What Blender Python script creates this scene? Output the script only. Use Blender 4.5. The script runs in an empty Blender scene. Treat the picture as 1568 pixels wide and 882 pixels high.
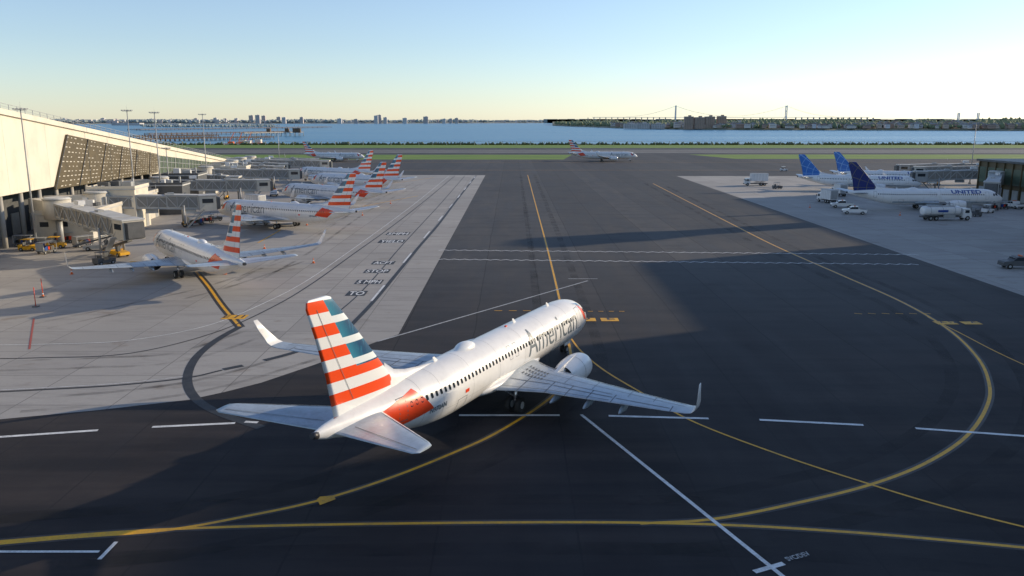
import bpy, bmesh, math, random
from mathutils import Vector, Matrix
random.seed(7)
scene=bpy.context.scene
C=scene.collection
# ---------------------------------------------------------------- camera survey
H=22.0; F=1240.0; PITCH=math.atan2(255.9,F)
SP,CP=math.sin(PITCH),math.cos(PITCH)
def G(px,py,z=0.0):
    """survey a measured photo point onto the horizontal level z (metres)"""
    u=px-784.0; v=py-441.0
    t=(H-z)/(F*SP+v*CP)
    return (u*t,(F*CP-v*SP)*t)
# ---------------------------------------------------------------- materials
MATS={}
def newmat(name):
    m=bpy.data.materials.new(name); m.use_nodes=True
    nt=m.node_tree; b=nt.nodes['Principled BSDF']
    return m,nt,b
def math_n(nt,op,a,b=None,c=None):
    n=nt.nodes.new('ShaderNodeMath'); n.operation=op
    for i,x in enumerate((a,b,c)):
        if x is None: continue
        if isinstance(x,(int,float)): n.inputs[i].default_value=x
        else: nt.links.new(x,n.inputs[i])
    return n.outputs[0]
def mixc(nt,f,a,b,bt='MIX'):
    n=nt.nodes.new('ShaderNodeMix'); n.data_type='RGBA'; n.blend_type=bt
    for s,x in ((n.inputs[0],f),(n.inputs[6],a),(n.inputs[7],b)):
        if isinstance(x,(int,float)): s.default_value=x
        elif isinstance(x,(tuple,list)): s.default_value=(x[0],x[1],x[2],1)
        else: nt.links.new(x,s)
    return n.outputs[2]
def noise(nt,vec,scale,detail=4,rough=.6):
    n=nt.nodes.new('ShaderNodeTexNoise'); n.inputs['Scale'].default_value=scale
    n.inputs['Detail'].default_value=detail; n.inputs['Roughness'].default_value=rough
    if vec is not None: nt.links.new(vec,n.inputs['Vector'])
    return n.outputs[0]
def mapping(nt,vec,scale=(1,1,1),rot=(0,0,0),loc=(0,0,0)):
    n=nt.nodes.new('ShaderNodeMapping'); nt.links.new(vec,n.inputs[0])
    n.inputs['Scale'].default_value=scale; n.inputs['Rotation'].default_value=rot; n.inputs['Location'].default_value=loc
    return n.outputs[0]
def ramp(nt,f,lo,hi):
    n=nt.nodes.new('ShaderNodeMapRange'); nt.links.new(f,n.inputs[0])
    n.inputs[1].default_value=lo; n.inputs[2].default_value=hi
    return n.outputs[0]
def objc(nt): return nt.nodes.new('ShaderNodeTexCoord').outputs['Object']
def bump(nt,b,h,s=.3,d=.02):
    n=nt.nodes.new('ShaderNodeBump'); n.inputs['Strength'].default_value=s; n.inputs['Distance'].default_value=d
    nt.links.new(h,n.inputs['Height']); nt.links.new(n.outputs[0],b.inputs['Normal'])
def M(name,col,rough=.5,metal=0.,var=.12,scale=1.5,coat=0.,dirt=None):
    if name in MATS: return MATS[name]
    m,nt,b=newmat(name); o=objc(nt)
    n=noise(nt,o,scale,5,.65)
    f=ramp(nt,n,.3,.7)
    lo=tuple(c*(1-var) for c in col); hi=tuple(min(1,c*(1+var)) for c in col)
    c=mixc(nt,f,lo,hi)
    if dirt:
        n2=noise(nt,mapping(nt,o,(1,1,.25)),scale*2.7,6,.7)
        c=mixc(nt,math_n(nt,'MULTIPLY',ramp(nt,n2,.5,.8),dirt),c,tuple(x*.45 for x in col))
    nt.links.new(c,b.inputs['Base Color'])
    r=math_n(nt,'ADD',math_n(nt,'MULTIPLY',n,.2),rough-.1)
    nt.links.new(r,b.inputs['Roughness'])
    b.inputs['Metallic'].default_value=metal
    if coat: b.inputs['Coat Weight'].default_value=coat
    MATS[name]=m; return m

WHITE=M('jet_white_paint',(.80,.80,.79),.34,0,.04,.7,.3,.12)
SILVER=M('jet_silver_paint',(.77,.76,.74),.34,.0,.05,.6,.35,.22)
WINGG=M('wing_grey_paint',(.37,.43,.49),.34,.2,.16,.9,.1,.5)
METAL=M('bare_metal',(.62,.62,.63),.28,.85,.08,2)
DARKM=M('dark_metal',(.05,.05,.055),.45,.4,.2,3)
GLASS=M('dark_glass',(.025,.032,.04),.12,0,.1,2)
LINE=M('panel_gap',(.12,.13,.14),.6,0,.1,2)
SEAM=M('skin_joint',(.42,.42,.42),.5,0,.1,2)
TYRE=M('tyre_rubber',(.02,.02,.02),.8,0,.2,5)
REDP=M('red_paint',(.76,.06,.012),.36,0,.08,1,.2)
BLUEP=M('blue_paint',(.03,.16,.34),.36,0,.1,1,.2)
TITLEG=M('title_grey',(.14,.17,.19),.4,0,.1,2)
TITLEB=M('title_blue',(.01,.06,.28),.4,0,.1,2)
BEIGE=M('beige_cladding',(.56,.52,.44),.6,0,.1,.4,0,.3)
CREAM=M('cream_cladding',(.70,.64,.52),.5,0,.08,.2,0,.25)
ROOFW=M('roof_membrane',(.50,.50,.48),.7,0,.15,.3,0,.4)
GREYM=M('painted_grey_steel',(.36,.37,.37),.5,.2,.12,1,0,.3)
TUNNEL=M('bridge_tunnel_panel',(.24,.23,.21),.55,.1,.15,.8,0,.3)
DGREY=M('dark_grey_steel',(.10,.105,.11),.55,.2,.2,1,0,.2)
BROWN=M('brown_screen',(.10,.075,.035),.5,0,.2,.5)
GGLASS=M('green_glass',(.10,.13,.09),.2,0,.2,.3)
YEL=M('safety_yellow',(.72,.38,.02),.45,0,.1,2,0,.3)
VWHITE=M('vehicle_white',(.72,.72,.71),.35,0,.06,1.5,.3,.2)
ORANGE=M('orange_paint',(.75,.16,.03),.5,0,.1,1)
CONC2=M('pale_concrete',(.42,.40,.36),.8,0,.15,.3,0,.3)
BRICKD=M('brick_facade',(.38,.27,.21),.8,0,.15,.05)
DPALE=M('pale_facade',(.50,.48,.46),.8,0,.2,.02)
PIERM=M('weathered_pier',(.15,.095,.06),.85,0,.3,.05)

def paint_mat(name,col,worn):
    m,nt,b=newmat(name); o=objc(nt)
    n=noise(nt,o,.9,7,.75); n2=noise(nt,o,9,4,.7)
    w=math_n(nt,'MULTIPLY',ramp(nt,math_n(nt,'ADD',math_n(nt,'MULTIPLY',n,.6),math_n(nt,'MULTIPLY',n2,.4)),.44,.62),worn)
    c=mixc(nt,w,col,(.075,.075,.075))
    nt.links.new(c,b.inputs['Base Color']); b.inputs['Roughness'].default_value=.6
    return m
PY=paint_mat('yellow_road_paint',(.85,.42,.008),.45)
PW=paint_mat('white_road_paint',(.80,.80,.78),.5)
PWF=paint_mat('faded_white_paint',(.50,.50,.49),.7)
PK=paint_mat('black_road_paint',(.016,.016,.018),.5)
PR=paint_mat('red_road_paint',(.45,.06,.04),.5)
def rubber():
    m,nt,b=newmat('rubber_smear'); o=objc(nt)
    n=noise(nt,mapping(nt,o,(.22,.22,1)),1,6,.6)
    b.inputs['Base Color'].default_value=(.012,.012,.013,1); b.inputs['Roughness'].default_value=.75
    nt.links.new(math_n(nt,'MULTIPLY',ramp(nt,n,.40,.72),.38),b.inputs['Alpha']); return m
RUB=rubber()

def asphalt():
    m,nt,b=newmat('asphalt'); o=objc(nt)
    big=noise(nt,mapping(nt,o,(.02,.008,1)),1,6,.6)
    mid=noise(nt,mapping(nt,o,(.35,.04,1)),1,6,.65)
    mid2=noise(nt,mapping(nt,o,(.06,.3,1),(0,0,.5)),1,5,.65)
    dg=noise(nt,mapping(nt,o,(.035,.34,1),(0,0,-.9)),1,5,.6)
    spot=noise(nt,mapping(nt,o,(.12,.12,1)),1,8,.7)
    fine=noise(nt,o,6,6,.75)
    c=mixc(nt,ramp(nt,big,.3,.7),(.060,.061,.066),(.098,.096,.095))
    c=mixc(nt,math_n(nt,'MULTIPLY',ramp(nt,mid,.42,.72),.6),c,(.145,.135,.125))
    c=mixc(nt,math_n(nt,'MULTIPLY',ramp(nt,mid2,.5,.75),.6),c,(.034,.034,.038))
    c=mixc(nt,math_n(nt,'MULTIPLY',ramp(nt,spot,.52,.66),.45),c,(.040,.039,.041))
    c=mixc(nt,math_n(nt,'MULTIPLY',ramp(nt,fine,.3,.8),.4),c,(.055,.055,.058))
    sx=nt.nodes.new('ShaderNodeSeparateXYZ'); nt.links.new(o,sx.inputs[0])
    # dark near asphalt, with foreground shade also put into its colour
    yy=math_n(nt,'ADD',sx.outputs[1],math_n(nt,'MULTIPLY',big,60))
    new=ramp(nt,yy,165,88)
    nearshade=mixc(nt,ramp(nt,dg,.38,.68),(.009,.0085,.012),(.040,.032,.031))  # warm diagonal streaks painted in, hinting at reflected light
    nearshade=mixc(nt,math_n(nt,'MULTIPLY',ramp(nt,spot,.5,.68),.6),nearshade,(.012,.011,.014))
    nearshade=mixc(nt,math_n(nt,'MULTIPLY',ramp(nt,fine,.4,.8),.4),nearshade,(.026,.024,.026))
    c=mixc(nt,math_n(nt,'MULTIPLY',new,.93),c,nearshade)
    wob=math_n(nt,'MULTIPLY',noise(nt,mapping(nt,o,(.1,.1,1)),1),.5)
    fx=math_n(nt,'FRACT',math_n(nt,'DIVIDE',math_n(nt,'ADD',sx.outputs[0],wob),7.6))
    seam=math_n(nt,'LESS_THAN',math_n(nt,'ABSOLUTE',math_n(nt,'SUBTRACT',fx,.5)),.008)
    c=mixc(nt,math_n(nt,'MULTIPLY',seam,.6),c,(.012,.012,.014))
    lane=nt.nodes.new('ShaderNodeTexWhiteNoise'); lane.noise_dimensions='1D'
    nt.links.new(math_n(nt,'FLOOR',math_n(nt,'ADD',math_n(nt,'DIVIDE',math_n(nt,'ADD',sx.outputs[0],wob),7.6),.5)),lane.inputs['W'])
    c=mixc(nt,math_n(nt,'MULTIPLY',lane.outputs[0],.3),c,(.03,.031,.035))
    nt.links.new(c,b.inputs['Base Color'])
    nt.links.new(math_n(nt,'ADD',math_n(nt,'MULTIPLY',mid,.3),.60),b.inputs['Roughness'])
    b.inputs['Specular IOR Level'].default_value=.2
    bump(nt,b,fine,.35,.02)
    return m
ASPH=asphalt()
def concrete():
    m,nt,b=newmat('apron_concrete'); o=objc(nt)
    br=nt.nodes.new('ShaderNodeTexBrick'); nt.links.new(mapping(nt,o,(1,1,1),(0,0,.0),(1.2,0,0)),br.inputs[0])
    br.offset=0; br.inputs['Scale'].default_value=1; br.inputs['Brick Width'].default_value=7.6; br.inputs['Row Height'].default_value=7.6
    br.inputs['Mortar Size'].default_value=.05; br.inputs['Color1'].default_value=(.33,.31,.285,1); br.inputs['Color2'].default_value=(.42,.395,.36,1)
    br.inputs['Mortar'].default_value=(.17,.16,.15,1)
    big=noise(nt,o,.03,6,.6); mid=noise(nt,mapping(nt,o,(.12,.5,1),(0,0,.6)),1,6,.7); fine=noise(nt,o,3.5,6,.75)
    c=mixc(nt,math_n(nt,'MULTIPLY',ramp(nt,big,.35,.7),.5),br.outputs[0],(.24,.23,.215))
    c=mixc(nt,math_n(nt,'MULTIPLY',ramp(nt,mid,.48,.78),.65),c,(.17,.16,.15))
    c=mixc(nt,math_n(nt,'MULTIPLY',ramp(nt,fine,.4,.8),.35),c,(.24,.23,.22))
    st=noise(nt,o,.22,4,.6)
    c=mixc(nt,math_n(nt,'MULTIPLY',ramp(nt,st,.62,.76),.55),c,(.15,.10,.06))
    nt.links.new(c,b.inputs['Base Color']); b.inputs['Roughness'].default_value=.8
    bump(nt,b,fine,.25,.01)
    return m
CONC=concrete()
def grass():
    m,nt,b=newmat('grass'); o=objc(nt)
    n=noise(nt,mapping(nt,o,(.02,.1,1)),1,7,.7)
    c=mixc(nt,ramp(nt,n,.35,.65),(.06,.16,.012),(.17,.25,.03))
    nt.links.new(c,b.inputs['Base Color']); b.inputs['Roughness'].default_value=.95; return m
GRASS=grass()
def water():
    m,nt,b=newmat('bay_water'); o=objc(nt)
    n=noise(nt,mapping(nt,o,(.10,.25,1)),1,8,.65)
    n2=noise(nt,mapping(nt,o,(.0012,.008,1)),1,5,.6)
    c=mixc(nt,ramp(nt,n2,.35,.7),(.03,.17,.30),(.055,.23,.38))
    nt.links.new(c,b.inputs['Base Color']); b.inputs['IOR'].default_value=1.33
    nt.links.new(math_n(nt,'ADD',math_n(nt,'MULTIPLY',n2,.2),.2),b.inputs['Roughness'])
    bump(nt,b,n,.9,.6); return m
WATER=water()
def leaf(name,a,b_):
    m,nt,b=newmat(name); o=objc(nt)
    n=noise(nt,o,.03,6,.8)
    nt.links.new(mixc(nt,ramp(nt,n,.35,.65),a,b_),b.inputs['Base Color']); b.inputs['Roughness'].default_value=.9; return m
TREES=leaf('scrub_foliage',(.04,.07,.03),(.10,.12,.05))
TREEM=leaf('tree_foliage',(.12,.17,.10),(.24,.26,.15))  # greens lightened to stand in for haze over the shore
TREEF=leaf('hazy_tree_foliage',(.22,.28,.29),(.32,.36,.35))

def fin_american():
    m,nt,b=newmat('tail_flag_stripes'); o=objc(nt)
    s=nt.nodes.new('ShaderNodeSeparateXYZ'); nt.links.new(o,s.inputs[0])
    x,z=s.outputs[0],s.outputs[2]
    sv=math_n(nt,'MULTIPLY',x,-1)
    h=math_n(nt,'ADD',z,math_n(nt,'MULTIPLY',math_n(nt,'ADD',sv,-36),-.05))
    p=1.38
    fr=math_n(nt,'FRACT',math_n(nt,'DIVIDE',math_n(nt,'ADD',h,-5.45+p*4),p))
    red=math_n(nt,'LESS_THAN',fr,.50)
    fb=math_n(nt,'FRACT',math_n(nt,'DIVIDE',math_n(nt,'ADD',h,-5.15+p*4),p))
    blu=math_n(nt,'LESS_THAN',fb,.70)
    split=math_n(nt,'ADD',math_n(nt,'MULTIPLY',math_n(nt,'ADD',z,-7.6),.58),35.45)
    fwd=math_n(nt,'MULTIPLY',math_n(nt,'LESS_THAN',sv,split),math_n(nt,'GREATER_THAN',h,7.4))
    rc=mixc(nt,red,(.80,.80,.78),(.86,.075,.01))
    dist=math_n(nt,'SUBTRACT',split,sv)
    g=ramp(nt,dist,0,1.0)
    n=noise(nt,mapping(nt,o,(3,1,1)),2,3)
    bl=mixc(nt,g,(.04,.24,.34),(.006,.06,.14))
    bl=mixc(nt,ramp(nt,n,.5,.8),bl,(.02,.17,.27))
    bc=mixc(nt,blu,(.74,.79,.80),bl)
    c=mixc(nt,fwd,rc,bc)
    nt.links.new(c,b.inputs['Base Color']); b.inputs['Roughness'].default_value=.35; b.inputs['Coat Weight'].default_value=.2
    return m
def fin_united(name,base,linec,w):
    m,nt,b=newmat(name); o=objc(nt)
    s=nt.nodes.new('ShaderNodeSeparateXYZ'); nt.links.new(o,s.inputs[0])
    x,z=s.outputs[0],s.outputs[2]
    dx=math_n(nt,'ADD',x,30); dz=math_n(nt,'ADD',z,-5.5)
    r=math_n(nt,'SQRT',math_n(nt,'ADD',math_n(nt,'MULTIPLY',dx,dx),math_n(nt,'MULTIPLY',dz,dz)))
    a=math_n(nt,'ARCTAN2',dz,math_n(nt,'MULTIPLY',dx,-1))
    l1=math_n(nt,'LESS_THAN',math_n(nt,'FRACT',math_n(nt,'DIVIDE',r,2.1)),w)
    l2=math_n(nt,'LESS_THAN',math_n(nt,'FRACT',math_n(nt,'MULTIPLY',a,3.2)),w)
    l=math_n(nt,'MAXIMUM',l1,l2)
    c=mixc(nt,l,base,linec)
    nt.links.new(c,b.inputs['Base Color']); b.inputs['Roughness'].default_value=.35; return m
FINS={'american':fin_american(),
 'united':fin_united('tail_blue_globe',(.012,.15,.52),(.18,.38,.70),.09),
 'continental':fin_united('tail_navy_globe',(.012,.025,.16),(.15,.14,.12),.07)}

# ---------------------------------------------------------------- mesh builder
class MB:
    def __init__(s): s.v=[];s.f=[];s.m=[];s.mats=[];s.sm=[]
    def mi(s,mat):
        if mat not in s.mats: s.mats.append(mat)
        return s.mats.index(mat)
    def face(s,pts,mat,smooth=False):
        i=len(s.v); s.v+= [tuple(p) for p in pts]; s.f.append(tuple(range(i,i+len(pts)))); s.m.append(s.mi(mat)); s.sm.append(smooth)
    def grid(s,rows,mat,closed=False,smooth=True,cap0=False,cap1=False):
        i=len(s.v); n=len(rows[0])
        for r in rows: s.v+=[tuple(p) for p in r]
        k=s.mi(mat)
        for a in range(len(rows)-1):
            for b in range(n if closed else n-1):
                b2=(b+1)%n
                s.f.append((i+a*n+b,i+a*n+b2,i+(a+1)*n+b2,i+(a+1)*n+b)); s.m.append(k); s.sm.append(smooth)
        if cap0: s.f.append(tuple(i+b for b in range(n))); s.m.append(k); s.sm.append(False)
        if cap1: s.f.append(tuple(i+(len(rows)-1)*n+b for b in reversed(range(n)))); s.m.append(k); s.sm.append(False)
    def box(s,c,d,mat,rot=0.,taper=1.):
        cx,cy,cz=c; x,y,z=d[0]/2,d[1]/2,d[2]/2
        cr,sr=math.cos(rot),math.sin(rot); P=[]
        for dz,tp in ((-z,1),(z,taper)):
            for dx,dy in ((-x,-y),(x,-y),(x,y),(-x,y)):
                dx*=tp; dy*=tp
                P.append((cx+dx*cr-dy*sr,cy+dx*sr+dy*cr,cz+dz))
        i=len(s.v); s.v+=P; k=s.mi(mat)
        for f in ((3,2,1,0),(4,5,6,7),(0,1,5,4),(1,2,6,5),(2,3,7,6),(3,0,4,7)):
            s.f.append(tuple(i+q for q in f)); s.m.append(k); s.sm.append(False)
    def tube(s,p0,p1,r0,r1,mat,seg=10,cap=True):
        p0=Vector(p0);p1=Vector(p1); d=(p1-p0).normalized()
        a=d.orthogonal().normalized(); b=d.cross(a)
        rows=[[p+(a*math.cos(2*math.pi*k/seg)+b*math.sin(2*math.pi*k/seg))*r for k in range(seg)] for p,r in ((p0,r0),(p1,r1))]
        s.grid(rows,mat,True,True,cap,cap)
    def beam(s,p0,p1,w,mat,h=None):
        p0=Vector(p0);p1=Vector(p1); d=(p1-p0).normalized(); up=Vector((0,0,1))
        if abs(d.z)>.95: up=Vector((1,0,0))
        a=d.cross(up).normalized(); b=a.cross(d); h=h or w
        q=[(-w/2,-h/2),(w/2,-h/2),(w/2,h/2),(-w/2,h/2)]
        s.grid([[p+a*x+b*y for x,y in q] for p in (p0,p1)],mat,True,False,True,True)
    def prism(s,poly,y0,y1,mat):
        s.grid([[(x,y,z) for x,z in poly] for y in (y0,y1)],mat,True,False,True,True)
    def wheel(s,c,r,w,mat=None):
        s.tube((c[0],c[1]-w/2,c[2]),(c[0],c[1]+w/2,c[2]),r,r,mat or TYRE,14)
        s.tube((c[0],c[1]-w/2-.02,c[2]),(c[0],c[1]+w/2+.02,c[2]),r*.5,r*.5,GREYM,10)
    def mesh(s,name,fix=True):
        me=bpy.data.meshes.new(name); me.from_pydata(s.v,[],s.f)
        for m in s.mats: me.materials.append(m)
        me.polygons.foreach_set('material_index',s.m); me.polygons.foreach_set('use_smooth',s.sm)
        if fix:
            bm=bmesh.new(); bm.from_mesh(me); bmesh.ops.recalc_face_normals(bm,faces=bm.faces); bm.to_mesh(me); bm.free()
        me.update(); return me
    def obj(s,name,parent=None,bevel=0,fix=True):
        o=bpy.data.objects.new(name,s.mesh(name,fix)); C.objects.link(o)
        if parent: o.parent=parent
        if bevel:
            md=o.modifiers.new('bevel','BEVEL'); md.width=bevel; md.segments=2; md.limit_method='ANGLE'
        return o
def empty(name,loc=(0,0,0),rot=0.):
    e=bpy.data.objects.new(name,None); C.objects.link(e); e.location=loc; e.rotation_euler=(0,0,rot); e.empty_display_size=.5
    return e

# ---------------------------------------------------------------- airliner
ST=[(0,.03,.03,2.65),(.15,.36,.34,2.67),(.4,.60,.58,2.71),(.9,.92,.90,2.80),(1.6,1.23,1.24,2.94),(2.4,1.49,1.54,3.08),(3.4,1.70,1.78,3.19),(4.6,1.82,1.93,3.24),
 (6,1.88,2.0,3.25),(9,1.88,2.0,3.25),(13,1.88,2.0,3.25),(17,1.88,2.0,3.25),(21,1.88,2.0,3.25),(26.0,1.88,2.0,3.25),(28.8,1.79,1.88,3.35),(31.4,1.50,1.57,3.58),(33.8,1.12,1.20,3.84),(35.8,.80,.86,4.05),(37.4,.47,.55,4.22),(38.6,.28,.35,4.32),(39.1,.13,.17,4.37)]
def fus(s):
    n=len(ST)
    if s<=ST[0][0]: return ST[0][1:]
    if s>=ST[-1][0]: return ST[-1][1:]
    for i in range(n-1):
        if ST[i][0]<=s<=ST[i+1][0]: break
    h=ST[i+1][0]-ST[i][0]; t=(s-ST[i][0])/h; out=[]
    for k in (1,2,3):
        def sl(j):
            if j<=0 : return (ST[1][k]-ST[0][k])/(ST[1][0]-ST[0][0])
            if j>=n-1: return (ST[-1][k]-ST[-2][k])/(ST[-1][0]-ST[-2][0])
            a=(ST[j][k]-ST[j-1][k])/(ST[j][0]-ST[j-1][0]); b=(ST[j+1][k]-ST[j][k])/(ST[j+1][0]-ST[j][0])
            return 0 if a*b<=0 else 2*a*b/(a+b)
        m0,m1=sl(i),sl(i+1)
        out.append((2*t**3-3*t*t+1)*ST[i][k]+(t**3-2*t*t+t)*h*m0+(-2*t**3+3*t*t)*ST[i+1][k]+(t**3-t*t)*h*m1)
    return out
def fpt(s,th,off=0.):
    hw,hh,zc=fus(s); return Vector((-s,(hw+off)*math.cos(th),zc+(hh+off)*math.sin(th)))
def fsz(s,z,side,off=.012):
    hw,hh,zc=fus(s); q=max(-.999,min(.999,(z-zc)/hh)); th=math.asin(q)
    p=fpt(s,th,off); p.y*=side; return p
def text_bm(txt,bold=0.0,maxedge=.3,w=1,h=1):
    cu=bpy.data.curves.new('t','FONT'); cu.body=txt; cu.offset=bold; cu.resolution_u=3
    o=bpy.data.objects.new('t',cu); C.objects.link(o); bpy.context.view_layer.update()
    me=bpy.data.meshes.new_from_object(o); bpy.data.objects.remove(o)
    bm=bmesh.new(); bm.from_mesh(me); bpy.data.meshes.remove(me)
    xs=[v.co.x for v in bm.verts]; ys=[v.co.y for v in bm.verts]; x0,x1,y0,y1=min(xs),max(xs),min(ys),max(ys)
    for v in bm.verts: v.co=Vector(((v.co.x-x0)/(x1-x0)*w,(v.co.y-y0)/(y1-y0)*h,0))
    bmesh.ops.triangulate(bm,faces=bm.faces)
    for _ in range(4):
        e=[e for e in bm.edges if e.calc_length()>maxedge]
        if not e: break
        bmesh.ops.subdivide_edges(bm,edges=e,cuts=1); bmesh.ops.triangulate(bm,faces=bm.faces)
    return bm
def side_text(mb,txt,s0,s1,z0,z1,mat,bold=.02):
    bm=text_bm(txt,bold,.3,s1-s0,z1-z0)
    for side in (-1,1):
        for f in bm.faces:
            pts=[]
            for v in f.verts:
                s=(s1-v.co.x) if side<0 else (s0+v.co.x)
                pts.append(fsz(s,z0+v.co.y,side,.022))
            mb.face(pts,mat)
    bm.free()
def side_patch(mb,poly,mat,side,off=.015,n=6):
    (a,b,c,d)=[Vector(p) for p in poly]
    rows=[]
    for i in range(n+1):
        t=i/n; p=a.lerp(d,t); q=b.lerp(c,t)
        rows.append([fsz(*(p.lerp(q,j/n)),side,off) for j in range(n+1)])
    mb.grid(rows,mat,smooth=True)
TT=[0,.006,.025,.07,.14,.25,.4,.55,.7,.82,.92,1.0]
def yt(t,T): return 5*T*(.2969*math.sqrt(t)-.126*t-.3516*t*t+.2843*t**3-.1036*t**4)
def section(le,c,n,T):
    pts=[]
    for t in reversed(TT): pts.append(le+Vector((-c*t,0,0))+n*(yt(t,T)*c))
    for t in TT[1:-1]: pts.append(le+Vector((-c*t,0,0))-n*(yt(t,T)*c))
    return pts
def tl(a): a=math.radians(a); return Vector((0,-math.sin(a),math.cos(a)))
WS=[(0.,12.9,8.7,1.80,.14,0),(1.8,13.7,7.75,1.88,.14,3),(3.4,15.05,6.2,2.02,.125,5),(5.7,16.4,4.85,2.24,.115,5),(8.5,17.95,3.95,2.50,.11,5),(12,19.85,2.85,2.86,.105,6),(15,21.5,2.05,3.20,.10,7),(16.6,22.4,1.65,3.42,.10,10),
    (17.0,22.7,1.5,3.55,.09,28),(17.24,23.0,1.32,3.8,.085,52),(17.38,23.4,1.08,4.25,.08,68),(17.52,24.05,.82,4.95,.075,76),(17.66,24.75,.45,5.8,.07,78)]
def wing_p(y,t,off=.012):
    for i in range(len(WS)-1):
        if WS[i][0]<=y<=WS[i+1][0]: break
    a,b=WS[i],WS[i+1]; k=(y-a[0])/(b[0]-a[0]); L=lambda j:a[j]+(b[j]-a[j])*k
    return Vector((-(L(1)+L(2)*t),y,L(3)+yt(t,L(4))*L(2)+off))
def build_jet(liv):
    body={'american':SILVER,'united':WHITE,'continental':WHITE}[liv]
    parts=[]
    b=MB(); ss=[]
    s=0
    while s<39.0:
        ss.append(s); s+= .05 if s<.3 else (.15 if s<1.5 else (.35 if s<6 else .8))
    ss.append(39.1); seg=48
    b.grid([[fpt(s,2*math.pi*k/seg) for k in range(seg)] for s in ss],body,True,True,True,True)
    rows=[]
    for i in range(15):
        t=i/14; s=11.9+t*11.3; k=math.sin(math.pi*t)**.55
        rows.append([Vector((-s,(1.0+1.15*k)*math.cos(a),1.95+(-.25-.65*k if math.sin(a)<0 else .35+.3*k)*abs(math.sin(a)))) for a in [2*math.pi*q/24 for q in range(24)]])
    b.grid(rows,body if liv=='american' else WINGG,True,True,True,True)
    parts.append(('fuselage',b))
    b=MB()
    for side in (-1,1):
        s=5.7
        while s<31.8:
            z=3.94 if s<27 else 3.94+(s-27)*.02
            hw_,hh_=.12,.17
            pts=[(s-hw_,z-hh_*.6),(s-hw_*.6,z-hh_),(s+hw_*.6,z-hh_),(s+hw_,z-hh_*.6),(s+hw_,z+hh_*.6),(s+hw_*.6,z+hh_),(s-hw_*.6,z+hh_),(s-hw_,z+hh_*.6)]
            b.face([fsz(p,q,side,.012) for p,q in pts],GLASS)
            s+=.508
        for (a0,a1,s0,s1) in ((50,84,1.75,2.25),(24,48,1.95,2.65),(16,36,2.75,3.25)):
            rows=[[fpt(s0+(s1-s0)*j/4,math.radians(a0+(a1-a0)*i/4),.012) for j in range(5)] for i in range(5)]
            for r in rows:
                for p in r: p.y*=side
            b.grid(rows,GLASS)
    parts.append(('windows',b))
    b=MB()
    def outline(s0,s1,z0,z1,side,w=.035,mt=LINE):
        side_patch(b,[(s0,z0),(s0+w,z0),(s0+w,z1),(s0,z1)],mt,side,.013,5)
        side_patch(b,[(s1-w,z0),(s1,z0),(s1,z1),(s1-w,z1)],mt,side,.013,5)
        side_patch(b,[(s0+w,z0),(s1-w,z0),(s1-w,z0+w),(s0+w,z0+w)],mt,side,.013,3)
        side_patch(b,[(s0+w,z1-w),(s1-w,z1-w),(s1-w,z1),(s0+w,z1)],mt,side,.013,3)
    for side in (-1,1):
        outline(4.35,5.2,2.8,4.62,side); outline(32.0,32.75,3.15,4.62,side,.045)
        outline(17.4,17.9,3.5,4.5,side,.025); outline(18.4,18.9,3.5,4.5,side,.025)
    outline(9.0,10.3,1.9,2.8,-1); outline(25.4,26.6,1.9,2.8,-1)
    for s in (7.2,12.0,16.2,20.5,24.5,28.4,30.4):
        b.grid([[fpt(s+d,2*math.pi*k/40,.005) for k in range(41)] for d in (0,.03)],SEAM)
    for th in (.62,2.52,-.35,3.5):
        b.grid([[fpt(5+23*k/40,th+d,.005) for k in range(41)] for d in (0,.011)],SEAM)
    if liv=='american':
        for side in (-1,1):
            side_patch(b,[(29.5,3.15),(32.3,2.85),(34.2,4.25),(31.0,4.80)],REDP,side,.009,10)
            side_patch(b,[(2.5,3.0),(3.5,3.35),(4.1,4.7),(3.3,4.3)],REDP,side,.014,6)
            side_patch(b,[(3.3,4.36),(4.1,4.76),(5.0,4.95),(3.5,4.72)],BLUEP,side,.016,5)
        side_text(b,'American',5.5,15.6,2.85,4.85,TITLEG,-.006)
        side_text(b,'N970AN',28.1,29.9,2.85,3.2,TITLEG,.02)
        for side in (-1,1): side_patch(b,[(25.2,3.0),(25.7,3.0),(25.7,3.25),(25.2,3.25)],REDP,side,.016,2)
    else:
        side_text(b,'UNITED',6.2,13.6,4.15,5.0,TITLEB,.03)
        for side in (-1,1):
            side_patch(b,[(2.5,1.85),(28,1.85),(28,2.2),(2.5,2.2)],WINGG,side,.009,20)
    parts.append(('markings',b))
    b=MB()
    for sd in (-1,1):
        rows=[]
        for (y,le,c,z,T,a) in WS:
            n=tl(a); pts=section(Vector((-le,y,z)),c,n,T)
            rows.append([Vector((p.x,p.y*sd,p.z)) for p in pts])
        b.grid(rows[:9],WINGG,True,True,False,False)
        b.grid(rows[8:],body,True,True,False,True)
    parts.append(('wings',b))
    b=MB()
    def wl(y0,t0,y1,t1,w,mat=LINE,off=.012):
        n=8
        for sd in (-1,1):
            r=[]
            for i in range(n+1):
                k=i/n; y=y0+(y1-y0)*k; t=t0+(t1-t0)*k
                p=wing_p(y,t,off)
                q=wing_p(y,t,off)+Vector((-w,0,0)) if abs(y1-y0)>.5 else wing_p(min(y+w,17),t,off)
                r.append([Vector((p.x,p.y*sd,p.z)),Vector((q.x,q.y*sd,q.z))])
            b.grid(r,mat)
    wl(2.0,.70,5.6,.68,.07); wl(5.9,.70,11,.72,.07); wl(11.3,.74,15.4,.74,.06)
    wl(3.0,.56,10.8,.58,.05); wl(2.0,.88,10.9,.88,.04)
    wl(2.6,.11,16.3,.13,.04); wl(2.6,.34,16.3,.36,.03)
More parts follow.
